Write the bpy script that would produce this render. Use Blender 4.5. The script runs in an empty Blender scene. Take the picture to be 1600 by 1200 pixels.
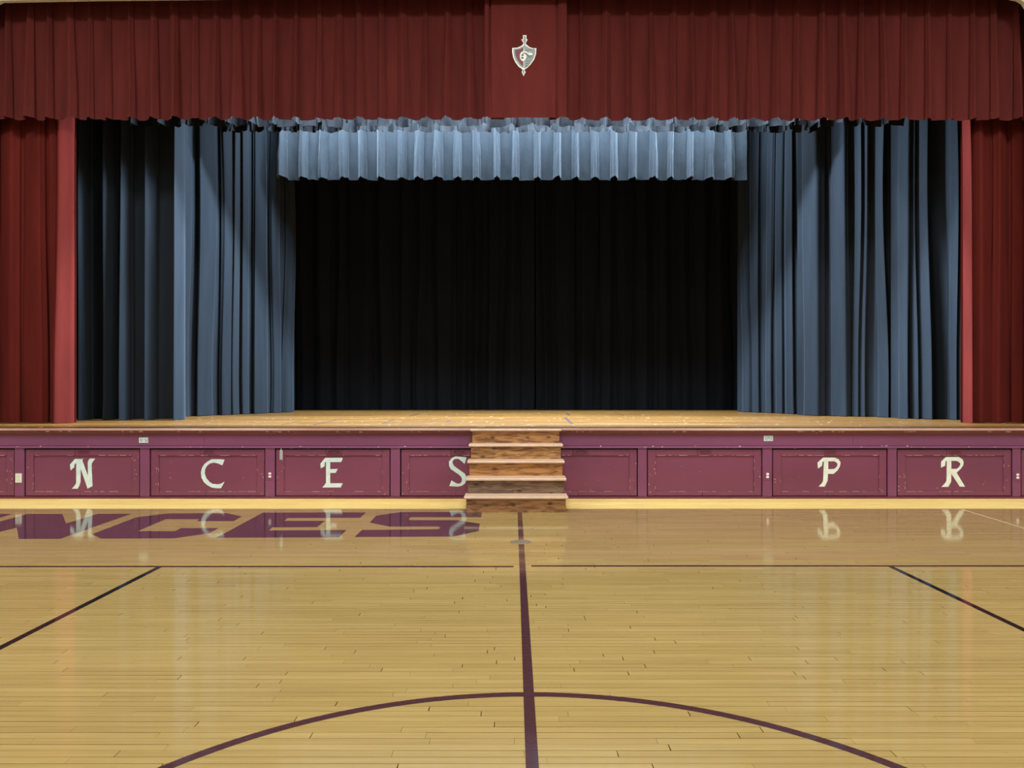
import bpy, bmesh, math, random
from mathutils import Vector
from mathutils.geometry import tessellate_polygon

S = bpy.context.scene
COL = S.collection
rnd = random.Random(7)

# ---------------------------------------------------------------- camera, world, lights, exposure
F, CX, CY, H = 1200.0, 802.5, 605.0, 1.51      # focal length in pixels, vanishing point, eye height
cam = bpy.data.objects.new('camera', bpy.data.cameras.new('camera'))
COL.objects.link(cam)
cam.location = (0, 0, H); cam.rotation_euler = (math.pi/2, 0, 0)
cam.data.sensor_width = 36; cam.data.lens = 36*F/1600
cam.data.shift_x = -(CX-800)/1600; cam.data.shift_y = (CY-600)/1600
cam.data.clip_end = 100
S.camera = cam
S.view_settings.view_transform = 'Standard'; S.view_settings.look = 'None'
S.view_settings.gamma = 1; S.view_settings.use_curve_mapping = False
S.view_settings.exposure = 0.0
w = bpy.data.worlds.new('world'); S.world = w; w.use_nodes = True
w.node_tree.nodes['Background'].inputs[0].default_value = (1, .96, .9, 1)
w.node_tree.nodes['Background'].inputs[1].default_value = 0.3

def area(name, loc, rot, sx, sy, power, col, spread=math.pi):
    l = bpy.data.lights.new(name, 'AREA'); l.shape = 'RECTANGLE'; l.size = sx; l.size_y = sy
    l.energy = power; l.color = col; l.spread = spread
    o = bpy.data.objects.new(name, l); o.location = loc; o.rotation_euler = rot; COL.objects.link(o)
    return o
for gx in (-7.0, 0.0, 7.0):
    for gy, gp in ((-7.0, 190), (-0.6, 240), (6.4, 420)):
        area('gym_ceiling_light', (gx, gy, 8.35), (0, 0, 0), 1.8, 1.8, gp, (.92, .97, 1.0))
COOL = (.64, .82, 1.0)
area('stage_light_front', (0.1, 12.02, 7.3), (math.radians(10), 0, 0), 8.4, .25, 2600, COOL)
area('stage_light_middle', (0.1, 13.5, 8.0), (math.radians(10), 0, 0), 6.0, .30, 3100, COOL)
area('stage_light_rear', (0.0, 15.6, 7.9), (math.radians(24), 0, 0), 9.6, .30, 1050, COOL)

# ---------------------------------------------------------------- helpers
def lin(c):
    return tuple(((v/255)/12.92 if v/255 <= .04045 else ((v/255+.055)/1.055)**2.4) for v in c)
def link(name, me, mat=None, parent=None, smooth=False):
    o = bpy.data.objects.new(name, me); COL.objects.link(o)
    if mat is not None and not me.materials: me.materials.append(mat)
    if smooth:
        for p in me.polygons: p.use_smooth = True
    if parent is not None: o.parent = parent
    return o
def tag(o, label=None, cat=None, group=None, kind=None):
    if label: o['label'] = label
    if cat: o['category'] = cat
    if group: o['group'] = group
    if kind: o['kind'] = kind
    return o
def empty(name, loc=(0, 0, 0)):
    o = bpy.data.objects.new(name, None); COL.objects.link(o); o.location = loc
    o.empty_display_size = .1
    return o
class MB:
    def __init__(s): s.v = []; s.f = []
    def box(s, x0, x1, y0, y1, z0, z1):
        b = len(s.v)
        s.v += [(x0,y0,z0),(x1,y0,z0),(x1,y1,z0),(x0,y1,z0),(x0,y0,z1),(x1,y0,z1),(x1,y1,z1),(x0,y1,z1)]
        s.f += [tuple(b+i for i in q) for q in ((0,3,2,1),(4,5,6,7),(0,1,5,4),(1,2,6,5),(2,3,7,6),(3,0,4,7))]
        return s
    def prism_x(s, prof, x0, x1):            # closed (y, z) profile swept along x
        b = len(s.v); n = len(prof)
        s.v += [(x0, y, z) for y, z in prof] + [(x1, y, z) for y, z in prof]
        for i in range(n):
            j = (i+1) % n; s.f.append((b+i, b+j, b+n+j, b+n+i))
        s.f.append(tuple(b+i for i in range(n))[::-1]); s.f.append(tuple(b+n+i for i in range(n)))
        return s
    def plate(s, polys, y0, y1):             # (x, z) outline (+ holes) extruded from y1 (back) to y0 (front)
        vec = [[Vector((x, z, 0)) for x, z in p] for p in polys]
        tri = tessellate_polygon(vec)
        flat = [p for q in polys for p in q]; n = len(flat); b = len(s.v)
        s.v += [(x, y0, z) for x, z in flat] + [(x, y1, z) for x, z in flat]
        for t in tri: s.f.append((b+t[0], b+t[1], b+t[2]))
        k = 0
        for q in polys:
            m = len(q)
            for i in range(m):
                s.f.append((b+k+i, b+k+(i+1) % m, b+n+k+(i+1) % m, b+n+k+i))
            k += m
        return s
    def disc(s, cx, cz, rx, rz, y0, y1, n=16):
        return s.plate([[(cx+rx*math.cos(2*math.pi*i/n), cz+rz*math.sin(2*math.pi*i/n)) for i in range(n)]], y0, y1)
    def build(s, name, mat, parent=None, smooth=False, bevel=0, fix=True):
        me = bpy.data.meshes.new(name); me.from_pydata(s.v, [], s.f)
        if fix or bevel:
            bm = bmesh.new(); bm.from_mesh(me)
            bmesh.ops.recalc_face_normals(bm, faces=bm.faces)
            if bevel:
                bmesh.ops.bevel(bm, geom=[e for e in bm.edges if len(e.link_faces) == 2 and e.calc_face_angle(0) > .5],
                                offset=bevel, segments=2, affect='EDGES', profile=.5)
            bm.to_mesh(me); bm.free()
        return link(name, me, mat, parent, smooth)
def box(name, mat, x0, x1, y0, y1, z0, z1, parent=None, bevel=0):
    return MB().box(x0, x1, y0, y1, z0, z1).build(name, mat, parent, bevel=bevel)
def PX(px, Y): return (px-CX)/F*Y
def PZ(py, Y): return H+(CY-py)/F*Y
def floor_pt(px, py):
    Y = F*H/(py-CY); return (PX(px, Y), Y)

# ---------------------------------------------------------------- materials
def new_mat(name):
    m = bpy.data.materials.new(name); m.use_nodes = True
    nt = m.node_tree; return m, nt, nt.nodes['Principled BSDF']
def N(nt, t, **k):
    n = nt.nodes.new(t)
    for a, v in k.items(): setattr(n, a, v)
    return n
def coords(nt, scale, kind='Object'):
    tc = N(nt, 'ShaderNodeTexCoord'); mp = N(nt, 'ShaderNodeMapping')
    mp.inputs['Scale'].default_value = scale
    nt.links.new(tc.outputs[kind], mp.inputs[0]); return mp.outputs[0]
def world_coords(nt, scale):
    g = N(nt, 'ShaderNodeNewGeometry'); mp = N(nt, 'ShaderNodeMapping')
    mp.inputs['Scale'].default_value = scale
    nt.links.new(g.outputs['Position'], mp.inputs[0]); return mp.outputs[0]
def noise(nt, vec, scale=1, detail=3, rough=.5, dist=0):
    n = N(nt, 'ShaderNodeTexNoise'); n.inputs['Scale'].default_value = scale
    n.inputs['Detail'].default_value = detail; n.inputs['Roughness'].default_value = rough
    n.inputs['Distortion'].default_value = dist
    nt.links.new(vec, n.inputs['Vector']); return n.outputs['Fac']
def ramp(nt, fac, stops):
    r = N(nt, 'ShaderNodeValToRGB'); e = r.color_ramp.elements
    while len(e) < len(stops): e.new(.5)
    for el, (p, c) in zip(e, stops):
        el.position = p; el.color = (*c, 1) if len(c) == 3 else c
    nt.links.new(fac, r.inputs[0]); return r.outputs[0]
def mix(nt, fac, a, b, mode='MIX'):
    m = N(nt, 'ShaderNodeMix', data_type='RGBA', blend_type=mode)
    for sock, v in ((m.inputs[0], fac), (m.inputs[6], a), (m.inputs[7], b)):
        if isinstance(v, bpy.types.NodeSocket): nt.links.new(v, sock)
        elif isinstance(v, (int, float)): sock.default_value = v
        else: sock.default_value = (*v, 1)
    return m.outputs[2]
def bump(nt, b, h, strength, dist):
    n = N(nt, 'ShaderNodeBump'); n.inputs['Strength'].default_value = strength; n.inputs['Distance'].default_value = dist
    nt.links.new(h, n.inputs['Height']); nt.links.new(n.outputs[0], b.inputs['Normal'])
def plain(name, c, rough=.5, metal=0, spec=.5):
    m, nt, b = new_mat(name)
    v = noise(nt, coords(nt, (9, 9, 9)), 1, 3)
    nt.links.new(ramp(nt, v, [(.3, tuple(x*.9 for x in c)), (.7, tuple(min(1, x*1.06) for x in c))]), b.inputs['Base Color'])
    b.inputs['Roughness'].default_value = rough; b.inputs['Metallic'].default_value = metal
    b.inputs['Specular IOR Level'].default_value = spec
    return m
def cloth(name, c, sheen=.3, tint=(1, 1, 1), crinkle=0, sh_rough=.35):
    m, nt, b = new_mat(name)
    v = noise(nt, world_coords(nt, (5, 5, .7)), 1, 4)
    nt.links.new(ramp(nt, v, [(.3, tuple(x*.82 for x in c)), (.7, tuple(x*1.15 for x in c))]), b.inputs['Base Color'])
    b.inputs['Roughness'].default_value = .85; b.inputs['Specular IOR Level'].default_value = .15
    b.inputs['Sheen Weight'].default_value = sheen; b.inputs['Sheen Roughness'].default_value = sh_rough
    b.inputs['Sheen Tint'].default_value = (*tint, 1)
    h = noise(nt, world_coords(nt, (9, 9, 5)), 1, 5, .6, .6)
    bump(nt, b, h, .35 if crinkle else .12, .05 if crinkle else .02)
    return m
def gym_wood(name, stops, rough=.10, painted=False):
    m, nt, b = new_mat(name)
    oi = N(nt, 'ShaderNodeObjectInfo'); at = N(nt, 'ShaderNodeAttribute'); at.attribute_name = 'tone'
    ad = N(nt, 'ShaderNodeMath', operation='ADD'); fr = N(nt, 'ShaderNodeMath', operation='FRACT')
    nt.links.new(oi.outputs['Random'], ad.inputs[0]); nt.links.new(at.outputs['Fac'], ad.inputs[1]); nt.links.new(ad.outputs[0], fr.inputs[0])
    base = ramp(nt, fr.outputs[0], stops)
    g = noise(nt, world_coords(nt, (1.6, 42, 10)), 1, 5, .6, .3)
    gr = ramp(nt, g, [(.25, (.84, .82, .77)), (.6, (1.03, 1.02, 1.01))])
    c = mix(nt, 1.0 if not painted else .25, base, gr, 'MULTIPLY')
    big = noise(nt, world_coords(nt, (.35, .6, 1)), 1, 3)
    c = mix(nt, 1.0, c, ramp(nt, big, [(.3, (.92, .91, .88)), (.7, (1.05, 1.05, 1.06))]), 'MULTIPLY')
    if not painted:                                            # pale rubbed patches and small dark nicks
        sc = noise(nt, world_coords(nt, (2.2, 5.5, 1)), 1.6, 6, .62)
        c = mix(nt, ramp(nt, sc, [(.735, (0, 0, 0)), (.765, (.5, .5, .5))]), c, (.80, .69, .44))
        nk = noise(nt, world_coords(nt, (7, 26, 1)), 1.3, 2, .5)
        c = mix(nt, ramp(nt, nk, [(.765, (0, 0, 0)), (.80, (.6, .6, .6))]), c, (.16, .10, .05))
    nt.links.new(c, b.inputs['Base Color'])
    rn = noise(nt, world_coords(nt, (1.2, 3, 1)), 1, 3)
    rr = N(nt, 'ShaderNodeMapRange'); rr.inputs['To Min'].default_value = rough*.7; rr.inputs['To Max'].default_value = rough*1.4
    nt.links.new(rn, rr.inputs[0]); nt.links.new(rr.outputs[0], b.inputs['Roughness'])
    b.inputs['IOR'].default_value = 1.5
    bump(nt, b, noise(nt, world_coords(nt, (3.0, 22, 1)), 1, 2), .03, .01)
    return m
def knotty(name, light, dark, seed, shade=1.0):
    m, nt, b = new_mat(name)
    L = tuple(x*shade for x in light); D = tuple(x*shade for x in dark)
    v1 = world_coords(nt, (3.2, 3.2, 24)); 
    mp = nt.nodes[-1]
    for n in nt.nodes:
        if n.bl_idname == 'ShaderNodeMapping': n.inputs['Location'].default_value = (seed*3.1, seed, seed*.7)
    g = noise(nt, v1, 1, 6, .65, 1.4)
    c = ramp(nt, g, [(.30, tuple(x*.6 for x in D)), (.41, D), (.50, tuple((a+b2)/2 for a, b2 in zip(L, D))), (.57, L)])
    vo = N(nt, 'ShaderNodeTexVoronoi'); vo.inputs['Scale'].default_value = 1
    mp2 = N(nt, 'ShaderNodeMapping'); mp2.inputs['Scale'].default_value = (4.6, 4.6, 9); mp2.inputs['Location'].default_value = (seed*1.7, 0, seed)
    ge = N(nt, 'ShaderNodeNewGeometry'); nt.links.new(ge.outputs['Position'], mp2.inputs[0]); nt.links.new(mp2.outputs[0], vo.inputs['Vector'])
    kn = ramp(nt, vo.outputs['Distance'], [(.08, (1, 1, 1)), (.22, (0, 0, 0))])
    c = mix(nt, kn, c, tuple(x*.16 for x in L))
    nt.links.new(c, b.inputs['Base Color']); b.inputs['Roughness'].default_value = .38
    return m
def paint_mat(name, c, rough=.32, chips=True, c2=None, scale=1.0):
    m, nt, b = new_mat(name)
    v = noise(nt, world_coords(nt, (.45, 1, 1.3)), 1, 3)
    c2 = c2 or tuple(x*1.1 for x in c)
    col = ramp(nt, v, [(.35, tuple(x*.92 for x in c)), (.65, c2)])
    if chips:
        n1 = noise(nt, world_coords(nt, (22, 22, 30)), scale, 2, .5)
        col = mix(nt, ramp(nt, n1, [(.775, (0, 0, 0)), (.79, (.9, .9, .9))]), col, (.75, .52, .52))
    nt.links.new(col, b.inputs['Base Color'])
    b.inputs['Roughness'].default_value = rough
    bump(nt, b, noise(nt, world_coords(nt, (6, 6, 14)), 1, 4), .12, .01)
    return m

M = {}
M['maple'] = gym_wood('maple', rough=.065, stops= [(0, (.385, .272, .100)), (.5, (.412, .294, .110)), (1, (.438, .318, .124))])
M['border_maple_glow'] = gym_wood('border_maple_glow', [(0, (.92, .66, .20)), (1, (.98, .76, .30))], rough=.5)  # border maple with the glow along the stage foot put into its colour
M['line_maroon'] = gym_wood('line_maroon', [(0, (.072, .030, .036)), (1, (.082, .034, .041))], painted=True, rough=.06)
M['line_black'] = gym_wood('line_black', [(0, (.016, .012, .016)), (1, (.022, .016, .02))], painted=True, rough=.06)
M['line_pale'] = gym_wood('line_pale', [(0, (.8, .65, .36)), (1, (.85, .7, .4))], painted=True, rough=.06)
M['letter_floor'] = gym_wood('letter_floor', [(0, (.070, .030, .048)), (1, (.078, .034, .054))], painted=True, rough=.06)
M['subfloor'] = plain('subfloor', (.10, .065, .03), .9)
M['red'] = cloth('red_velour', (.105, .0165, .0145), .09, (1, .45, .40))
M['red_panel_lit'] = cloth('red_velour_lit', (.118, .018, .0155), .09, (1, .45, .40))  # same velour as the pleated halves, lightened as if catching more light
M['red_side'] = cloth('red_side_velour', (.118, .0130, .0090), .02, (1, .45, .42))
M['dark'] = cloth('charcoal_velour', (.016, .021, .028), .25, (.7, .85, 1))
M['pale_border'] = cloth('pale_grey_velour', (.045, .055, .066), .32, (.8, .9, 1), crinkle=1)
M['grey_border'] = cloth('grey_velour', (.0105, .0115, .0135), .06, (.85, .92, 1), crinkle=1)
M['black'] = cloth('black_velour', (.0062, .0070, .0095), .03, (.7, .85, 1))
M['maroon'] = paint_mat('maroon_paint', (.205, .058, .135))
M['maroon_door'] = paint_mat('maroon_door_paint', (.192, .050, .100))
M['maroon_dark'] = paint_mat('dark_maroon_paint', (.16, .034, .055))
M['gap'] = plain('shadow_gap', (.022, .009, .007), .9)
M['chip'] = plain('bare_chip', (.72, .48, .46), .7)
M['letter'] = plain('mint_white_paint', (.68, .84, .84), .45)
M['letter_warm'] = plain('cream_white_paint', (.82, .90, .82), .45)
M['plate_white'] = plain('ivory_plastic', (.75, .78, .68), .35)
M['plate_dot'] = plain('socket_plastic', (.92, .85, .84), .35)
M['slot'] = plain('dark_slot', (.10, .13, .13), .6)
M['steel'] = plain('brushed_steel', (.62, .68, .74), .35, .6)
M['brass'] = plain('worn_cover_plate', (.36, .30, .22), .35, .5)
M['nosing'] = paint_mat('worn_nosing_paint', (.52, .27, .24), .35, True, (.72, .52, .42))
M['tread'] = plain('worn_tread_wood', (.70, .49, .34), .35)
M['wall'] = plain('cream_wall_paint', (.66, .60, .48), .7)
M['ceiling'] = plain('ceiling_paint', (.75, .72, .66), .8)
M['stage_wall'] = plain('stage_black_paint', (.02, .02, .023), .9)
M['white'] = plain('emblem_white', (.95, .97, .98), .5)
M['emb_grey'] = plain('emblem_grey', (.28, .34, .33), .5)
M['emb_dark'] = plain('emblem_slate', (.13, .15, .17), .5)
M['emb_red'] = plain('emblem_crimson', (.16, .01, .02), .5)
def stage_wood():
    m, nt, b = new_mat('stage_boards')
    at = N(nt, 'ShaderNodeAttribute'); at.attribute_name = 'tone'
    base = ramp(nt, at.outputs['Fac'], [(0, (.095, .041, .0065)), (.5, (.155, .070, .0115)), (1, (.225, .108, .022))])
    g = noise(nt, world_coords(nt, (1.2, 9, 1)), 1, 5, .7, .5)
    c = mix(nt, 1, base, ramp(nt, g, [(.3, (.72, .66, .60)), (.65, (1.12, 1.1, 1.08))]), 'MULTIPLY')
    s = noise(nt, world_coords(nt, (9, 6, 1)), 1.5, 3)
    c = mix(nt, ramp(nt, s, [(.68, (0, 0, 0)), (.72, (.6, .6, .6))]), c, (.8, .68, .5))
    nt.links.new(c, b.inputs['Base Color']); b.inputs['Roughness'].default_value = .38
    return m
M['stage_boards'] = stage_wood()

# ---------------------------------------------------------------- room shell
FY = 10.40          # stage front plane
SZ = 0.95           # stage height
GX = 12.0
FLOOR = tag(box('floor', M['subfloor'], -GX, GX, -11, FY+.3, -.12, -.018), kind='structure')
tag(box('wall_left', M['wall'], -GX-.2, -GX, -11, FY+1.0, 0, 8.8), kind='structure')
tag(box('wall_right', M['wall'], GX, GX+.2, -11, FY+1.0, 0, 8.8), kind='structure')
tag(box('wall_back', M['wall'], -GX-.2, GX+.2, -11.2, -11, 0, 8.8), kind='structure')
tag(box('ceiling', M['ceiling'], -GX-.2, GX+.2, -11.2, FY+1.0, 8.8, 9.0), kind='structure')
# proscenium wall with its rounded opening
WY0, WY1 = 11.33, 11.40
op = [(-8.1, SZ), (-8.08, 6.3), (-7.98, 6.75), (-7.85, 7.08), (-7.56, 7.212), (-6.3, 7.236), (0, 7.31), (7.2, 7.29), (PX(1588, WY1), 7.232),
      (PX(1595, WY1), 7.19), (PX(1601, WY1), 7.10), (7.66, 6.80), (7.74, 6.3), (7.78, SZ)]
outline = [(-GX, 0), (-GX, 8.8), (GX, 8.8), (GX, 0), (7.78, 0)] + op[::-1] + [(-8.1, 0)]
tag(MB().plate([outline], WY0, WY1).build('wall_front', M['wall']), kind='structure')
# stage house
tag(box('wall_stage_left', M['stage_wall'], -10.2, -10.0, WY1, 20.4, 0, 10), kind='structure')
tag(box('wall_stage_right', M['stage_wall'], 10.0, 10.2, WY1, 20.4, 0, 10), kind='structure')
tag(box('wall_stage_back', M['stage_wall'], -10.2, 10.2, 20.4, 20.6, 0, 10), kind='structure')
tag(box('ceiling_stage', M['stage_wall'], -10.2, 10.2, WY1, 20.6, 10, 10.2), kind='structure')

# ---------------------------------------------------------------- gym floor boards
ROW = .0555; GAP = .0023
EDGE = 9.52         # the pale border starts here
def rows(y0, y1):
    y = y0
    while y+ROW <= y1+1e-6:
        yield y; y += ROW
planks = []
for y in rows(EDGE-ROW*122, EDGE):
    half = max(2.4, (y+.3)*.70)+.9
    x = -half-rnd.random()*1.2
    while x < half:
        L = rnd.choice((.45, .6, .8, 1.0, 1.2, 1.5, 1.9))*(.8+.4*rnd.random())
        planks.append((x, x+L, y)); x += L
def in_view(p):
    ym = p[2]+ROW
    return ym > 2.95 and p[1] > PX(-5, ym) and p[0] < PX(1605, ym)
vis = [p for p in planks if in_view(p)]
vis.sort(key=lambda p: p[2])
single = vis[:298]; sset = set(single)
um = MB().box(0, 1, 0, 1, -.016, 0)
unit = bpy.data.meshes.new('floorboard'); unit.from_pydata(um.v, [], um.f); unit.materials.append(M['maple'])
for (x0, x1, y) in single:
    o = bpy.data.objects.new('floorboard', unit); COL.objects.link(o); o.parent = FLOOR
    g = rnd.choice((.0008, .0012, .0016, .004, .005))
    o.location = (x0, y, 0); o.scale = (x1-x0-g, ROW-GAP*rnd.choice((.8, 1, 1.4, 2.0)), 1)
mb = MB(); tone = []
for (x0, x1, y) in planks:
    if (x0, x1, y) in sset: continue
    g = rnd.choice((.0008, .0012, .003, .006))
    mb.box(x0, x1-g, y, y+ROW-GAP*rnd.choice((.8, 1, 1.6, 2.2)), -.016, 0); tone += [rnd.random()]*6
def with_tone(o, tone):
    a = o.data.attributes.new('tone', 'FLOAT', 'FACE'); a.data.foreach_set('value', tone)
o = tag(mb.build('far_floorboards', M['maple'], FLOOR, fix=False), kind='stuff'); with_tone(o, tone)
# floor beyond the boards seen by the camera
mb = MB(); yb = EDGE-ROW*122
mb.box(-GX, GX, -11, yb-.002, -.016, 0)
mb.build('plain_floor', M['maple'], FLOOR)
mb = MB()
for sgn in (-1, 1):
    n = 40
    for i in range(n):
        ya = yb+(EDGE-yb)*i/n; y2 = yb+(EDGE-yb)*(i+1)/n
        h = max(2.4, (y2+.3)*.70)+3.1
        if h < GX: mb.box(*sorted((sgn*h, sgn*GX)), ya, y2-.002, -.017, -.0015)
mb.build('side_floor', M['maple'], FLOOR)
# border boards in front of the stage, bright halo painted into their pale tone
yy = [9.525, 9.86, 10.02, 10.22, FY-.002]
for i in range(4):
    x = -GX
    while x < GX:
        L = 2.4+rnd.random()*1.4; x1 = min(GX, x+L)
        box('border_board', M['border_maple_glow'], x, x1-.002, yy[i]+(.045 if i == 0 else .012), yy[i+1]-.005, -.016, .0005, FLOOR)
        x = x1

# painted markings, cut at every joint between boards
def mark(name, poly, mat, z=.0005, holes=None):
    polys = [poly]+(holes or [])
    tri = tessellate_polygon([[Vector((x, y, 0)) for x, y in p] for p in polys])
    flat = [p for q in polys for p in q]
    bm = bmesh.new(); vs = [bm.verts.new((x, y, z)) for x, y in flat]
    for t in tri:
        try: bm.faces.new([vs[i] for i in t])
        except ValueError: pass
    ys = [p[1] for p in flat]; y0 = EDGE-ROW*122
    k0 = math.floor((min(ys)-y0)/ROW); k1 = math.ceil((max(ys)-y0)/ROW)
    for k in range(k0, k1+1):
        for yc in (y0+k*ROW-GAP*.75, y0+k*ROW):
            bmesh.ops.bisect_plane(bm, geom=bm.verts[:]+bm.edges[:]+bm.faces[:], plane_co=(0, yc, 0), plane_no=(0, 1, 0))
    dead = []
    for f in bm.faces:
        c = f.calc_center_median(); r = ((c.y-y0) % ROW)
        if r > ROW-GAP*.75: dead.append(f)
    bmesh.ops.delete(bm, geom=dead, context='FACES')
    for f in bm.faces:
        if f.normal.z < 0: f.normal_flip()
    me = bpy.data.meshes.new(name); bm.to_mesh(me); bm.free()
    return link(name, me, mat, FLOOR)
def rect(x0, x1, y0, y1): return [(x0, y0), (x1, y0), (x1, y1), (x0, y1)]
CLX = .0745
tag(mark('centre_line', rect(CLX-.0262, CLX+.0262, 1.6, 9.30), M['line_maroon'], .0007), 'maroon centre line')
R0, R1, CYY = 1.793, 1.846, 1.955
arc = [(CLX+R1*math.cos(a), CYY+R1*math.sin(a)) for a in [math.pi*(i/96) for i in range(97)]]
arc += [(CLX+R0*math.cos(a), CYY+R0*math.sin(a)) for a in [math.pi*(1-i/96) for i in range(97)]]
tag(mark('centre_circle', arc, M['line_maroon'], .0005), 'maroon centre circle arc')
tag(mark('cross_line', rect(-10, CLX-.075, 6.44, 6.49), M['line_black']), 'thin black line left of the centre line')
tag(mark('cross_line', rect(CLX+.075, 10, 6.46, 6.51), M['line_black']), 'thin black line right of the centre line')
mark('side_line', rect(-3.00, -2.95, 2.2, 6.44), M['line_black'])
mark('side_line', rect(3.15, 3.20, 2.2, 6.46), M['line_black'])
mark('pale_line', [(5.40, 7.4), (5.425, 7.4), (5.56, 9.50), (5.53, 9.50)], M['line_pale'])
FL = {
 'I': [(-35,803),(20,803),(-115,842),(-175,842)],
 'N': [(43,803),(97.5,803),(103,818),(152.8,802.9),(205,802.9),(93.8,842),(29.4,842),(26.3,824.4),(-44,842),(-97,842)],
 'C': [(212.7,808.4),(260.8,802.4),(355.3,801.9),(377.7,807),(365.4,814.3),(307.2,814.3),(312.2,811.2),(259.1,811.2),(215.2,829.8),(273.4,830),(282.7,825.2),(341.8,825.2),(326.6,833.2),(273.4,841.1),(157.8,841.6),(143.5,834.8)],
 'E': [(410.5,801.1),(572.2,800.6),(562.8,808.9),(449.1,809.5),(444.1,813.8),(507.8,813.8),(495.6,823.6),(425.3,824),(420.3,828.8),(541.3,828.1),(530,839.7),(338,840.2)],
 'S': [(587.7,805.8),(625.9,800.2),(753.3,799.8),(752,808),(642.3,808.1),(638.8,810.5),(640,812.8),(714.2,812.8),(749.8,818.1),(747.8,829.8),(708,838.4),(554,839.1),(565.8,828),(684.5,826.9),(688.4,824.8),(685.3,822.7),(608,822.8),(577.5,816.6)],
}
for ch, poly in FL.items():
    tag(mark('floor_letter', [floor_pt(*p) for p in poly], M['letter_floor']), 'dark maroon slanted painted letter '+ch)

# ---------------------------------------------------------------- stage
STAGE = tag(empty('stage', (0, FY, 0)), kind='structure')
STAGE.location = (0, 0, 0)
SX = 8.75
box('carcass', M['gap'], -SX, SX, FY+.07, FY+.20, 0, SZ-.05, STAGE)
box('deck_slab', M['stage_wall'], -9.99, 9.99, FY+.2, 20.39, SZ-.15, SZ-.03, STAGE)
mb = MB(); tone = []
y = FY+.03; BW = .09; k = 0
while y < 20.2:
    x = -9.9 if y > 11.4 else -SX
    xe = 9.9 if y > 11.4 else SX
    x -= rnd.random()*1.5; x0c = -9.9 if y > 11.4 else -SX
    while x < xe:
        L = 1.0+rnd.random()*2.2
        a, b = max(x, x0c), min(x+L, xe)
        if b-a > .05:
            mb.box(a, b-.002, y, y+BW-.002, SZ-.028, SZ); tone += [min(1, max(0, rnd.gauss(.5, .25)))]*6
        x += L
    y += BW
o = tag(mb.build('deck_boards', M['stage_boards'], STAGE, fix=False), kind='stuff'); with_tone(o, tone)
def deck_pt(px, py):
    Y = F*(H-SZ)/(py-CY); return PX(px, Y), Y
for (xa, ya, xb, yb2, wd) in ((490,664,533,654.5,.035),(597,662,617,655,.03),(698,659,703,657,.04),(883,652.5,894,662.5,.05),(641,650,655,646,.04),(440,664,470,657,.02),
                              (885,646,890,649,.05),(960,645,975,649,.03)):
    (ax, ay), (bx, by) = deck_pt(xa, ya), deck_pt(xb, yb2)
    m_ = MB(); b0 = len(m_.v)
    m_.v += [(ax-wd/2, ay, SZ+.001), (ax+wd/2, ay, SZ+.001), (bx+wd/2, by, SZ+.001), (bx-wd/2, by, SZ+.001)]; m_.f.append((0, 1, 2, 3))
    m_.build('deck_tape_mark', M['gap'], STAGE)
# worn rounded edge, mouldings and boards of the stage front
def round_prof(y0, y1, z0, z1, r, n=4):
    p = [(y1, z0), (y1, z1), (y0+r, z1)]
    p += [(y0+r-r*math.sin(i/n*math.pi/2), z1-r+r*math.cos(i/n*math.pi/2)) for i in range(1, n)]
    p += [(y0, z1-r), (y0, z0+r)]
    p += [(y0+r-r*math.cos(i/n*math.pi/2), z0+r-r*math.sin(i/n*math.pi/2)) for i in range(1, n)]
    p += [(y0+r, z0)]
    return p
tag(MB().prism_x(round_prof(FY-.045, FY+.03, SZ-.030, SZ+.002, .013), -SX, SX).build('nosing', M['nosing'], STAGE), 'pinkish worn rounded edge')
MB().prism_x([(FY+.07, SZ-.030), (FY-.020, SZ-.030), (FY-.020, SZ-.045), (FY-.012, SZ-.060), (FY-.004, SZ-.085), (FY+.07, SZ-.085)], -SX, SX).build('upper_moulding', M['maroon_dark'], STAGE)
x = -SX
for seg in (-4.2, 0.6, 4.6, SX):
    box('frieze_board', M['maroon'], x, seg-.003, FY+.012, FY+.07, SZ-.232, SZ-.085, STAGE); x = seg
MB().prism_x([(FY+.07, SZ-.232), (FY+.002, SZ-.236), (FY-.002, SZ-.266), (FY+.07, SZ-.266)], -SX, SX).build('lower_moulding', M['maroon'], STAGE)
box('toe_rail', M['maroon_dark'], -SX, SX, FY-.002, FY+.07, 0, .028, STAGE, bevel=.003)
# paint chips
def blobs(name, spots, y, parent, seed):
    r = random.Random(seed); m_ = MB()
    for (cx, cz, sx, sz) in spots:
        n = 6
        m_.plate([[(cx+sx*(.7+.5*r.random())*math.cos(2*math.pi*i/n), cz+sz*(.7+.5*r.random())*math.sin(2*math.pi*i/n)) for i in range(n)]], y-.0012, y+.002)
    return tag(m_.build(name, M['chip'], parent), 'bare pinkish paint chips', kind='stuff')
r = random.Random(3)
blobs('paint_chips', [(r.uniform(-7, 7), SZ-.25+r.uniform(-.014, .014), r.uniform(.005, .018), r.uniform(.004, .009)) for _ in range(46)], FY+.001, STAGE, 1)
blobs('paint_chips', [(c+r.uniform(-.2, .2), SZ-.038+r.uniform(-.006, .002), r.uniform(.010, .035), r.uniform(.004, .008))
                      for c in (-6.1, -5.2, -3.2, -3.1, -2.2, -1.2, 1.0, 2.2, 3.9, 4.2, 4.3, 5.2, 5.4, 6.6, -4.4, .9) for _ in range(3)], FY-.0205, STAGE, 2)
DL = [-158, 38, 234, 430, 626, 817, 1012, 1208, 1403, 1597]
DW = 179
ZT, ZB = PZ(702.6, FY), .038
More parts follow.
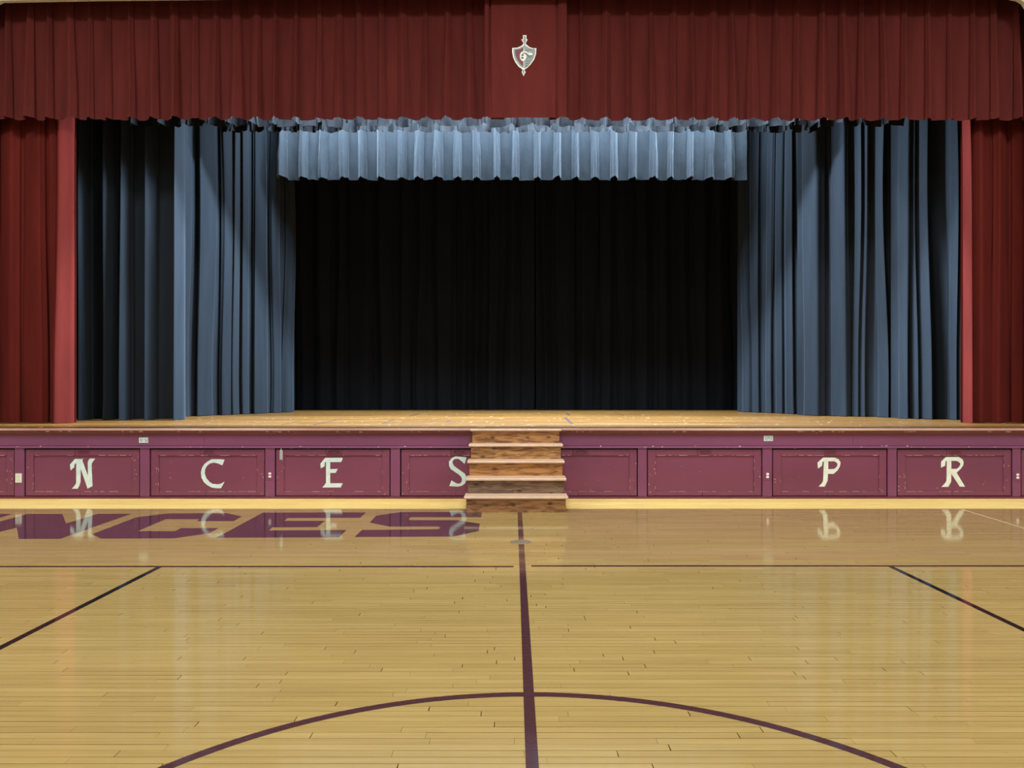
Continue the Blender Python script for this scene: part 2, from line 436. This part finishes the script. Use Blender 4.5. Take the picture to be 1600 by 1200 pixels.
# stiles between the doors
sp = [(DL[i]+DW, DL[i+1]) for i in range(9)]
for a, b in sp:
    st = box('stile', M['maroon'], PX(a, FY)+.008, PX(b, FY)-.010, FY+.010, FY+.08, .028, SZ-.266, STAGE, bevel=.004)
LET = {
 'N': ((100,710), [[(190,320),(345,140),(545,145),(600,125),(575,190),(755,680),(745,250),(770,180),(810,130),(980,130),(900,230),(870,290),(865,400),(895,990),(740,1070),(525,440),(520,850),(490,960),(430,1070),(245,1075),(340,970),(385,890),(385,260),(325,330),(325,400),(210,500)]]),
 'C': ((300,710), [[(1020,165),(860,150),(620,150),(500,215),(400,290),(320,410),(280,560),(300,720),(370,860),(480,960),(620,1035),(780,1060),(910,1055),(1020,850),(900,915),(800,935),(640,920),(540,850),(450,740),(400,600),(410,470),(460,370),(550,290),(690,255),(820,285),(950,340)]]),
 'E': ((490,710), [[(215,290),(360,110),(910,105),(890,190),(850,240),(520,240),(520,460),(755,455),(690,580),(520,580),(520,900),(910,900),(850,1030),(270,1035),(350,950),(390,880),(390,240),(350,245),(350,370),(225,435)]]),
 'S': ((680,705), [[(980,185),(640,158),(520,215),(430,330),(435,460),(490,560),(620,650),(740,730),(810,800),(840,880),(820,970),(750,1020),(660,1000),(570,950),(510,910),(440,1090),(720,1105),(830,1080),(930,1010),(980,900),(970,780),(920,700),(800,610),(680,530),(590,460),(545,380),(545,300),(610,245),(720,235),(800,290),(920,400)]]),
 'P': ((1265,705), [[(245,360),(420,200),(780,200),(900,250),(965,350),(940,480),(870,600),(740,710),(570,705),(560,920),(470,1105),(280,1105),(380,1000),(420,930),(445,320),(400,325),(385,455),(260,540)],
                    [(580,315),(770,315),(850,360),(870,410),(850,480),(790,540),(730,560),(580,560)]]),
 'R': ((1460,705), [[(205,330),(360,180),(760,180),(870,250),(910,350),(890,450),(820,550),(690,670),(955,1110),(790,1105),(525,700),(520,950),(430,1115),(220,1115),(330,1000),(375,920),(385,300),(345,310),(330,455),(205,515)],
                    [(525,300),(690,300),(780,350),(815,400),(780,480),(700,550),(525,555)]]),
}
DOORS = [(None, 'cut off by the left edge, beside the ivory wall outlet'), ('N', None), ('C', None), ('E', None), ('S', None),
         (None, 'half hidden directly right of the wooden steps'), (None, 'fully visible and without any letter, scuffed paint'),
         ('P', None), ('R', None), (None, 'barely visible past the letter R door')]
YD = FY+.022        # door frame face
YP = FY+.037        # recessed panel face
for i, (ch, desc) in enumerate(DOORS):
    x0, x1 = PX(DL[i], FY)+.006, PX(DL[i]+DW, FY)-.006
    lab = ('maroon under-stage access door painted with a white letter '+ch) if ch else 'plain maroon access door under the stage, '+desc
    D = tag(empty('access_door', ((x0+x1)/2, YD, ZB)), lab, 'door', 'access doors along the stage front')
    def P(name, mat, a, b, c, d, e, f, bevel=0):
        cx, cy, cz = D.location
        return box(name, mat, a-cx, b-cx, c-cy, d-cy, e-cz, f-cz, D, bevel)
    ix0, ix1 = x0+.104, x1-.098; iz0, iz1 = PZ(768, FY), PZ(712, FY)
    P('panel', M['maroon_door'], ix0-.01, ix1+.01, YP, YP+.02, iz0-.01, iz1+.01)
    P('side_rail', M['maroon_door'], x0, ix0, YD, YD+.03, ZB, ZT, .0025)
    P('side_rail', M['maroon_door'], ix1, x1, YD, YD+.03, ZB, ZT, .0025)
    s1, s2 = PX(DL[i]+78, FY), PX(DL[i]+86, FY)
    P('top_rail', M['maroon_door'], ix0+.0005, s1-.002, YD, YD+.03, iz1, ZT, .002)
    P('top_rail', M['maroon_door'], s1+.002, ix1-.0005, YD+.001, YD+.03, iz1, ZT, .002)
    P('bottom_rail', M['maroon_door'], ix0+.0005, s2-.002, YD, YD+.03, ZB, iz0, .002)
    P('bottom_rail', M['maroon_door'], s2+.002, ix1-.0005, YD+.001, YD+.03, ZB, iz0, .002)
    # cup pull: plate with an oval recess and a rolled lip
    hx, hz = PX(DL[i]+91, FY)-D.location.x, PZ(706.5, FY)-D.location.z
    n = 16; big = i in (3, 4, 5)
    pw, ph = (.10, .030) if big else (.080, .024)
    outer = [(hx-pw, hz-ph), (hx+pw, hz-ph), (hx+pw, hz+ph), (hx-pw, hz+ph)]
    ow, oh = pw*.72, ph*.52
    hole = [(hx+ow*math.cos(2*math.pi*k/n), hz+oh*math.sin(2*math.pi*k/n)) for k in range(n)]
    hd = MB().plate([outer, hole], -.005, .001).build('handle', M['maroon_dark'], D)
    MB().plate([hole], -.0015, .0005).build('cup', M['gap'], hd)
    lip = [(hx+ow*.8*math.cos(2*math.pi*k/n), hz-oh*.1+oh*.45*math.sin(2*math.pi*k/n)) for k in range(n)]
    MB().plate([lip], -.007, -.001).build('lip', M['maroon'], hd)
    if ch:
        (ox, oy), polys = LET[ch]
        pts = [[(PX(ox+a/20, YP)-D.location.x, PZ(oy+b/20, YP)-D.location.z) for a, b in p] for p in polys]
        tag(MB().plate(pts, YP-YD-.004, YP-YD+.001).build('letter', M['letter'] if i < 6 else M['letter_warm'], D), 'white letter '+ch)
    # bare paint along the inner edge of the frame
    r = random.Random(40+i); m_ = MB(); cx, cy, cz = D.location
    def dash(a0, a1, fn, dens):
        t = a0
        while t < a1:
            L = r.uniform(.01, .13); 
            if r.random() < dens: fn(t, min(a1, t+L), r.uniform(.002, .0045))
            t += L+r.uniform(.005, .05)
    dash(ix0+.02, ix1-.02, lambda a, b, h: m_.box(a-cx, b-cx, -.0012, .001, iz1-cz, iz1-cz+h), .55)
    dash(ix0+.02, ix1-.02, lambda a, b, h: m_.box(a-cx, b-cx, -.0012, .001, iz0-cz-h, iz0-cz), .55)
    dash(iz0+.03, iz1-.03, lambda a, b, h: m_.box(ix0-cx-h, ix0-cx, -.0012, .001, a-cz, min(b, a+.04)-cz), .45)
    dash(iz0+.03, iz1-.03, lambda a, b, h: m_.box(ix1-cx, ix1-cx+h, -.0012, .001, a-cz, min(b, a+.04)-cz), .35)
    for _ in range(7):
        px_, pz_ = r.choice((x0+.02, x1-.03, x0+.07, x1-.06))+r.uniform(-.01, .02), r.uniform(ZB+.02, ZT-.03)
        s_ = r.uniform(.003, .007); m_.disc(px_-cx, pz_-cz, s_, s_*1.3, -.0012, .001, 6)
    tag(m_.build('worn_edge', M['chip'], D), 'bare pinkish chips along the panel edge', kind='stuff')
    if ch == 'E':
        hs = MB().box(PX(436.5, FY)-cx, PX(441.2, FY)-cx, -.010, .002, PZ(718.5, FY)-cz, PZ(703.5, FY)-cz).build('hasp', M['steel'], D, bevel=.002)
        MB().box(PX(438, FY)-cx, PX(439.7, FY)-cx, -.013, -.004, PZ(703.5, FY)-cz, PZ(700, FY)-cz).build('staple', M['steel'], hs)
# outlets and number plates on the stage front
def outlet(px, py, w_, h_, lab, full):
    o = tag(empty('electrical_outlet', (PX(px, FY), FY+.010, PZ(py, FY))), lab, 'outlet', 'outlets on the stage front')
    if full:
        MB().box(-w_/2, w_/2, -.007, 0, -h_/2, h_/2).build('cover_plate', M['plate_white'], o, bevel=.002)
        for s_ in (-1, 1):
            so = MB().disc(0, s_*.024, .017, .014, -.010, -.006, 14).build('socket', M['plate_white'], o)
            MB().box(-.007, -.005, -.0108, -.009, s_*.024-.004, s_*.024+.006).box(.005, .007, -.0108, -.009, s_*.024-.004, s_*.024+.006).build('slots', M['slot'], so)
    else:
        MB().box(-w_/2, w_/2, -.005, 0, -h_/2, h_/2).build('cover_plate', M['maroon'], o, bevel=.002)
        for s_ in (-1, 1):
            MB().disc(0, s_*.020, .021, .0165, -.010, -.004, 14).build('socket', M['plate_dot'], o)
outlet(28.5, 747, .088, .125, 'ivory duplex outlet with a light cover plate, left of the letter N door', True)
outlet(421.5, 742.3, .09, .13, 'pale outlet sockets in a maroon plate, between the C and E doors', False)
outlet(1199.5, 743, .09, .13, 'pale outlet sockets in a maroon plate, left of the letter P door', False)
outlet(1590.5, 744, .09, .13, 'pale outlet sockets in a maroon plate, right of the letter R door', False)
SEG = {'0': 'abcdef', '1': 'bc', '2': 'abged', '5': 'afgcd', '3': 'abgcd', '4': 'fgbc', '-': 'g'}
def number_plate(px, py, lab, text):
    Y = FY+.012
    o = tag(empty('number_plate', (PX(px, Y), Y, PZ(py, Y))), lab, 'sign', 'small plates on the frieze board')
    MB().box(-.062, .062, -.004, 0, -.036, .036).build('plate', M['letter'], o, bevel=.0015)
    m_ = MB()
    for k, c in enumerate(text):
        cx = (k-(len(text)-1)/2)*.024; hw, hh, t = .008, .019, .0022
        sg = {'a': (-hw, hw, hh-t, hh+t), 'g': (-hw, hw, -t, t), 'd': (-hw, hw, -hh-t, -hh+t), 'f': (-hw-t, -hw+t, 0, hh), 'b': (hw-t, hw+t, 0, hh), 'e': (-hw-t, -hw+t, -hh, 0), 'c': (hw-t, hw+t, -hh, 0)}
        for s_ in SEG[c]:
            a, b, e, f = sg[s_]; m_.box(cx+a, cx+b, -.0052, -.003, e, f)
    m_.build('lettering', M['slot'], o)
number_plate(224.5, 687.8, 'small white plate with grey figures on the frieze above the N and C doors', '10-52')
number_plate(1200.5, 685, 'small white plate with faint grey writing on the frieze left of the P door', '2253')

# ---------------------------------------------------------------- wooden steps
ST = tag(empty('wooden_steps', (CLX-.02, 9.25, 0)), 'knotty pine steps with five worn pale treads leading up to the stage', 'steps')
RISE = SZ/5; SW = .6; Y0 = 9.265; RUN = .262
sx = CLX-.045
kn = [knotty('knotty_pine', (.40, .195, .085), (.19, .085, .035), 1), knotty('knotty_pine_dark', (.22, .135, .085), (.09, .05, .035), 2),
      knotty('knotty_pine_gold', (.47, .225, .070), (.20, .080, .024), 3), knotty('knotty_pine_pale', (.46, .25, .095), (.18, .078, .03), 4), knotty('knotty_pine_top', (.42, .205, .075), (.17, .070, .026), 6)]
cx, cy, cz = ST.location
for k in range(5):
    yk = Y0+RUN*k; zt = RISE*(k+1)-.030 if k < 4 else SZ-.030
    wd = SW-.004*k
    MB().box(sx-wd-cx, sx+wd-cx, yk-cy, yk+.02-cy, RISE*k-cz, zt-cz).build('riser', kn[k], ST)
    yb3 = yk+RUN+.02 if k < 4 else FY-.046
    tp = round_prof(yk-.035-cy, yb3-cy, zt-cz, zt+.032-cz, .013)
    MB().prism_x(tp, sx-wd-.026-cx, sx+wd+.026-cx).build('tread', M['tread'], ST)
for s_ in (-1, 1):
    prof = [(FY-.006, 0)]
    prof += [(Y0+.0205, 0)]
    for k in range(5):
        prof += [(Y0+RUN*k+.0205, RISE*(k+1)-.031)]
        if k < 4: prof += [(Y0+RUN*(k+1)+.0205, RISE*(k+1)-.031)]
    prof += [(FY-.006, RISE*5-.031)]
    xa = sx+s_*(SW-.045)
    # stringer built from an (y, z) outline
    m_ = MB(); tri = tessellate_polygon([[Vector((a, b, 0)) for a, b in prof]]); n = len(prof)
    m_.v += [(xa-.014-cx, a-cy, b-cz) for a, b in prof]+[(xa+.014-cx, a-cy, b-cz) for a, b in prof]
    for t in tri: m_.f += [tuple(t), tuple(n+q for q in t)[::-1]]
    for q in range(n): m_.f.append((q, (q+1) % n, n+(q+1) % n, n+q))
    m_.build('stringer', kn[0], ST)

# floor cover plate on the centre line
CP = floor_pt(813.5, 847)
m_ = MB(); n = 28
for (rr, z0, z1) in ((.098, .0, .0035),):
    m_.v += [(rr*math.cos(2*math.pi*i/n), rr*.95*math.sin(2*math.pi*i/n), z1) for i in range(n)]+[((rr+.006)*math.cos(2*math.pi*i/n), (rr+.006)*math.sin(2*math.pi*i/n), z0) for i in range(n)]
    m_.f.append(tuple(range(n)))
    for i in range(n): m_.f.append((i, n+i, n+(i+1) % n, (i+1) % n))
cp = m_.build('floor_cover_plate', M['brass']); cp.location = (CP[0], CP[1], .0008)
tag(cp, 'round dull metal cover plate set in the floor on the centre line', 'floor plate')

# ---------------------------------------------------------------- curtains
def hash01(*a):
    return random.Random(str(a)).random()
def snoise(seed, i, t):
    k = math.floor(t); f = t-k; f = f*f*(3-2*f)
    return (hash01(seed, i, k)*(1-f)+hash01(seed, i, k+1)*f)*2-1
def curtain_mesh(bumps, base, ztop, zbot, seed, ox, sway=.03, nv=20, top_w=1.0, bot_w=1.0, top_d=.8, bot_d=1.0, ov=.06, hem=0.0, ends=None, sub=4, crease=0.0, freq=2.2, ripple=.016, wvar=.22):
    """bumps: (x0, x1, depth, peak) of every fold in metres; base(x) gives the cloth's depth y; folds come towards -y"""
    zs = [ztop+(zbot-ztop)*(j/nv) for j in range(nv+1)]
    V = []; nu = None
    for j, z in enumerate(zs):
        t = j/nv; cp = []
        wf = top_w+(bot_w-top_w)*t; df = top_d+(bot_d-top_d)*t
        B = []
        for i, (a, b, d, p) in enumerate(bumps):
            c = (a+b)/2+sway*snoise(seed, i, t*freq)*min(1, .25+t)
            w2 = (b-a)/2*wf*(1+wvar*snoise(seed+5, i, t*freq))
            B.append((c-w2, c+w2, d*df*(1+.2*snoise(seed+9, i, t*freq)), p))
        e0, e1 = ends
        cp.append((e0, 0.0))
        for i, (a, b, d, p) in enumerate(B):
            o_ = ov*(b-a)
            cp += [(a+o_, 0.0), (a, .30*d), (a+p*.5*(b-a), .68*d), (a+p*(b-a), d), (b-(1-p)*.5*(b-a), .68*d), (b, .30*d), (b-o_, 0.0)]
            if i+1 < len(B):
                a2 = B[i+1][0]; cp.append(((b+a2)/2, -.018*(1+snoise(seed+2, i, t*2))))
        cp.append((e1, 0.0))
        # Catmull-Rom
        row = []
        for q in range(len(cp)-1):
            p0 = cp[max(0, q-1)]; p1 = cp[q]; p2 = cp[q+1]; p3 = cp[min(len(cp)-1, q+2)]
            for s_ in range(sub):
                u = s_/sub
                row.append(tuple(.5*((2*p1[m]) + (-p0[m]+p2[m])*u + (2*p0[m]-5*p1[m]+4*p2[m]-p3[m])*u*u + (-p0[m]+3*p1[m]-3*p2[m]+p3[m])*u**3) for m in (0, 1)))
        row.append(cp[-1])
        nu = len(row)
        nu_ = len(row)
        for q, (x, d) in enumerate(row):
            if 0 < q < nu_-1: d += ripple*snoise(seed+77, 0, q*.30+t*.9)*(.5+.5*abs(snoise(seed+78, q//28, t*2)))
            if crease:
                d += crease*t*snoise(seed+70, q//3, z*9+q*.13)*.5
            zz = z
            if j == nv: zz += hem*snoise(seed+31, 0, q*.35)
            V.append((x-ox[0], base(x)-d-ox[1], zz-ox[2]))
    Fc = [(j*nu+q, (j+1)*nu+q, (j+1)*nu+q+1, j*nu+q+1) for j in range(nv) for q in range(nu-1)]
    me = bpy.data.meshes.new('curtain'); me.from_pydata(V, [], Fc); me.update()
    return me
def curtain(name, mat, bumps, line, ztop, zbot, label, seed, group, ends=None, **k):
    (xa, ya), (xb, yb_) = line
    m_ = (yb_-ya)/(xb-xa) if xb != xa else 0
    base = lambda x: ya+(x-xa)*m_
    if ends is None: ends = (xa, xb)
    ox = ((xa+xb)/2, (ya+yb_)/2, zbot)
    me = curtain_mesh(bumps, base, ztop, zbot, seed, ox, ends=ends, **k)
    o = link(name, me, mat, None, smooth=True); o.location = ox
    return tag(o, label, 'curtain', group)
def ray_x(px, line):
    (xa, ya), (xb, yb_) = line
    m_ = (yb_-ya)/(xb-xa); k = (px-CX)/F
    Y = (ya-m_*xa)/(1-m_*k); return k*Y
def px_bumps(lst, line):
    out = []
    for b in lst:
        a, c, d = b[:3]; p = b[3] if len(b) > 3 else .5
        out.append((ray_x(a, line), ray_x(c, line), d, p))
    return out
def auto_bumps(x0, x1, wmin, wmax, gmin, gmax, d0, d1, seed, peak=.5, pv=.2):
    r = random.Random(seed); out = []; x = x0+r.uniform(gmin, gmax)*.5
    while True:
        w_ = r.uniform(wmin, wmax)
        if x+w_ > x1-.01: break
        out.append((x, x+w_, r.uniform(d0, d1), min(.9, max(.1, peak+r.uniform(-pv, pv)))))
        x += w_+r.uniform(gmin, gmax)
    return out
# red valance: two pleated halves and the flat centre panel
VY = 11.76; VZ = PZ(184.5, VY-.06); VT = 7.75
def valance(px0, px1, step, seed, side):
    L = ((PX(px0, VY), VY), (PX(px1, VY), VY)); bs = []; r = random.Random(seed); x = px0+step*.45
    while x < px1-12:
        w_ = r.uniform(9, 15); bs.append((x, x+w_, r.uniform(.08, .13), r.uniform(.35, .65))); x += step*r.uniform(.86, 1.14)
    return L, px_bumps(bs, L)
L, bs = valance(-40, 788, 33.5, 11, -1)
curtain('valance', M['red'], bs, L, VT, VZ, 'dark red pleated valance hanging left of the flat panel with the shield', 21, 'red valances above the stage',
        top_w=.7, bot_w=1.35, top_d=.45, bot_d=1.15, sway=.022, hem=.012, ov=.02, nv=18, freq=1.1, ripple=.006)
L, bs = valance(858, 1650, 33.5, 12, 1)
curtain('valance', M['red'], bs, L, VT, VZ-.01, 'dark red pleated valance hanging right of the flat panel with the shield', 22, 'red valances above the stage',
        top_w=.7, bot_w=1.35, top_d=.45, bot_d=1.15, sway=.022, hem=.012, ov=.02, nv=18, freq=1.1, ripple=.006)
CYV = 11.56
L = ((PX(757, CYV), CYV), (PX(886, CYV), CYV))
cb = [(PX(757.5, CYV), PX(764, CYV), .03, .5), (PX(768, CYV), PX(868, CYV), .012, .5), (PX(872, CYV), PX(885, CYV), .045, .5)]
curtain('valance', M['red_panel_lit'], cb, L, VT, PZ(184, CYV), 'flat centre panel of the valance, its red painted as better lit, carrying the shield emblem', 23, 'red valances above the stage',
        sway=.004, hem=.005, nv=14, wvar=.01, ripple=.003)
# emblem
EY = CYV-.016
EM = tag(empty('shield_emblem', (PX(818.5, EY), EY, PZ(120, EY))), 'white and grey heraldic shield emblem on the red valance panel', 'emblem')
def em(name, pts, mat, d, label=None):
    p = [(PX(770+a/13.33, EY)-EM.location.x, PZ(40+b/13.33, EY)-EM.location.z) for a, b in pts]
    o = MB().plate([p], -d, -d+.006).build(name, mat, EM)
    if label: tag(o, label)
    return o
em('outline', [(405,470),(510,465),(590,430),(635,385),(635,360),(592,290),(628,290),(628,205),(700,205),(700,290),(728,292),(688,360),(690,390),(760,450),(830,475),(908,475),(900,600),(860,710),(790,810),(720,880),(665,915),(660,945),(685,965),(640,1055),(600,965),(618,940),(618,915),(540,860),(470,770),(425,670),(405,570)], M['white'], .008)
em('left_border', [(430,490),(520,485),(600,450),(640,425),(640,890),(560,845),(490,755),(445,660),(430,570)], M['emb_grey'], .011)
em('left_field', [(460,515),(560,500),(634,465),(634,855),(580,815),(510,715),(468,610)], M['emb_red'], .014, 'crimson left half')
em('right_field', [(652,425),(668,420),(750,470),(820,495),(885,495),(878,600),(840,700),(775,800),(710,865),(652,900)], M['emb_grey'], .014, 'grey green right half with stripes')
for yy_ in (500, 670, 725, 780, 835):
    xr = 865 if yy_ < 600 else 865-(yy_-640)*.55
    em('stripe', [(670, yy_+22), (xr-60, yy_+2), (xr, yy_-12), (xr-30, yy_+10), (700, yy_+34)], M['emb_dark'], .016)
em('sword', [(645,225),(682,225),(682,300),(700,305),(672,370),(672,420),(652,470),(640,470),(655,370),(626,305),(645,300)], M['emb_grey'], .012)
em('sword_tip', [(628,925),(648,925),(662,965),(640,1025),(615,965)], M['emb_grey'], .012)
em('helmet', [(600,560),(650,535),(690,560),(705,620),(690,690),(650,745),(610,750),(570,700),(562,640),(575,590)], M['plate_white'], .019, 'pale knight helmet')
em('visor', [(590,625),(625,600),(655,625),(630,645),(600,650)], M['emb_dark'], .022)
em('visor', [(590,675),(620,665),(650,680),(625,705),(595,700)], M['emb_red'], .022)
em('plume_shadow', [(600,610),(650,570),(700,590),(740,640),(820,640),(740,660),(690,620),(650,590)], M['emb_dark'], .021)
em('plume', [(612,568),(650,540),(700,560),(745,590),(770,555),(768,590),(805,582),(828,610),(820,632),(760,632),(705,590),(655,562)], M['white'], .024, 'white plume')

# red house curtains at both sides
RY = 12.08; RZ = .955; RT = 7.6
L = ((PX(-110, RY), RY), (PX(121, RY), RY))
curtain('house_curtain', M['red_side'], px_bumps([(-105,-60,.10),(-52,0,.10,.6),(3,34,.11,.7),(38,74,.13,.8),(78,97,.12,.7),(92,119,.26,.3)], L), L, RT, RZ,
        'deep red floor-length curtain gathered at the left side of the stage', 31, 'red side curtains', sway=.02, ov=.04, ends=(PX(-110, RY), PX(119, RY)))
L = ((PX(1500, RY), RY), (PX(1720, RY), RY))
curtain('house_curtain', M['red_side'], px_bumps([(1502,1512,.20,.3),(1516,1545,.13,.3),(1548,1572,.12,.3),(1577,1608,.10),(1612,1650,.1),(1656,1700,.1)], L), L, RT, RZ,
        'deep red floor-length curtain gathered at the right side of the stage', 32, 'red side curtains', sway=.02, ov=.04, ends=(PX(1501, RY), PX(1720, RY)))
# dark legs
L1 = ((PX(60, 13.25), 13.25), (PX(288, 13.25), 13.25))
curtain('stage_leg', M['dark'], px_bumps([(64,92,.2),(96,120,.2),(130,148,.32,.5),(165,186,.36,.5),(200,213,.36,.5),(234,251,.36,.5),(277,290,.32,.5)], L1), L1, 8.9, .958,
        'dark grey stage curtain beside the left red curtain, deep folds', 41, 'dark side legs of the stage', sway=.035, ov=.10, top_w=.85, ends=(L1[0][0], PX(286, 13.25)))
L2 = ((PX(286, 14.6), 14.6), (PX(460, 17.4), 17.4))
curtain('stage_leg', M['dark'], px_bumps([(288,302,.2,.5),(307,337,.30,.4),(344,364,.28,.5),(367,377,.26,.7),(380,390,.24,.6),(397,419,.28,.4),(423,440,.22,.5),(443,459,.24,.6)], L2), L2, 8.9, .958,
        'blue-grey lit stage curtain, inner of the two dark ones at left', 42, 'dark side legs of the stage', sway=.05, ov=.08, top_w=.9)
R2 = ((PX(1152, 17.6), 17.6), (PX(1250, 15.9), 15.9))
curtain('stage_leg', M['dark'], px_bumps([(1154,1167,.22,.4),(1172,1187,.24,.6),(1199,1210,.24,.4),(1213,1224,.15,.5),(1227,1239,.24,.5)], R2), R2, 8.9, .958,
        'narrow dark stage curtain bordering the black backdrop at right', 43, 'dark side legs of the stage', sway=.05, ov=.08, top_w=.9)
R1 = ((PX(1246, 15.4), 15.4), (PX(1400, 14.2), 14.2))
curtain('stage_leg', M['dark'], px_bumps([(1251,1288,.30,.4),(1296,1322,.28,.5),(1333,1343,.24,.4),(1342,1354,.22,.5),(1368,1379,.26,.6)], R1), R1, 8.9, .958,
        'broad blue-grey lit stage curtain, middle one of those at right', 44, 'dark side legs of the stage', sway=.05, ov=.08, top_w=.9)
R0 = ((PX(1392, 13.9), 13.9), (PX(1560, 12.9), 12.9))
curtain('stage_leg', M['dark'], px_bumps([(1403,1419,.26,.4),(1421,1430,.2,.4),(1432,1450,.30,.6),(1478,1488,.26,.4),(1490,1502,.24,.5),(1510,1530,.2),(1536,1555,.2)], R0), R0, 8.9, .958,
        'dark grey stage curtain beside the right red curtain', 45, 'dark side legs of the stage', sway=.05, ov=.08, top_w=.9)
# borders
def border(mat, px0, px1, Y, hem_py, w_, g_, d_, seed, label, ztop, **k):
    L = ((PX(px0, Y), Y), (PX(px1, Y), Y)); r = random.Random(seed); bs = []; x = px0+w_*.3
    while x+w_ < px1:
        ww = w_*r.uniform(.8, 1.2); bs.append((x, x+ww, d_*r.uniform(.8, 1.2), r.uniform(.35, .65))); x += (w_+g_)*r.uniform(.92, 1.08)
    c = curtain('border_curtain', mat, px_bumps(bs, L), L, ztop, PZ(hem_py, Y), label, seed, 'grey borders above the stage', **k)
    ox = c.location; m_ = MB(); hw = (L[1][0]-L[0][0])/2
    m_.box(-hw, hw, -.13, .03, ztop-.02-ox.z, ztop+.04-ox.z)
    q = -hw+.3
    while q < hw:
        m_.box(q-.008, q+.008, -.06, -.044, ztop+.04-ox.z, 10.0-ox.z); q += (2*hw-.6)/4
    m_.build('batten', M['steel'], c)
    return c
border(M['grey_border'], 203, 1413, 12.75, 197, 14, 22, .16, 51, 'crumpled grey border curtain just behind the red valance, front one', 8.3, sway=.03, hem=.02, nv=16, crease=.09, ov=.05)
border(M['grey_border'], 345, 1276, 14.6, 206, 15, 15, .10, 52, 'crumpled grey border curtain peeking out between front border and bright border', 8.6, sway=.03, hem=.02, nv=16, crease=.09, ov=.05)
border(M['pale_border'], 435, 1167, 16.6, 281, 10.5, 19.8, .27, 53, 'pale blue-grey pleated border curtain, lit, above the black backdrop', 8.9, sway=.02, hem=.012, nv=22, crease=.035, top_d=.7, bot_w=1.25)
# backdrop in two halves
BY = 19.1
for px0, px1, sd, lab in ((395, 835, 61, 'near-black full-length backdrop curtain, left half of the stage rear'), (837.5, 1240, 62, 'near-black full-length backdrop curtain, right half of the stage rear')):
    L = ((PX(px0, BY), BY), (PX(px1, BY), BY))
    curtain('backdrop_curtain', M['black'], auto_bumps(L[0][0], L[1][0], .22, .48, .05, .22, .10, .22, sd, .5, .3), L, 8.9, .960, lab, sd,
            'black backdrop curtains', sway=.06, ov=.05, top_d=.9, nv=16)
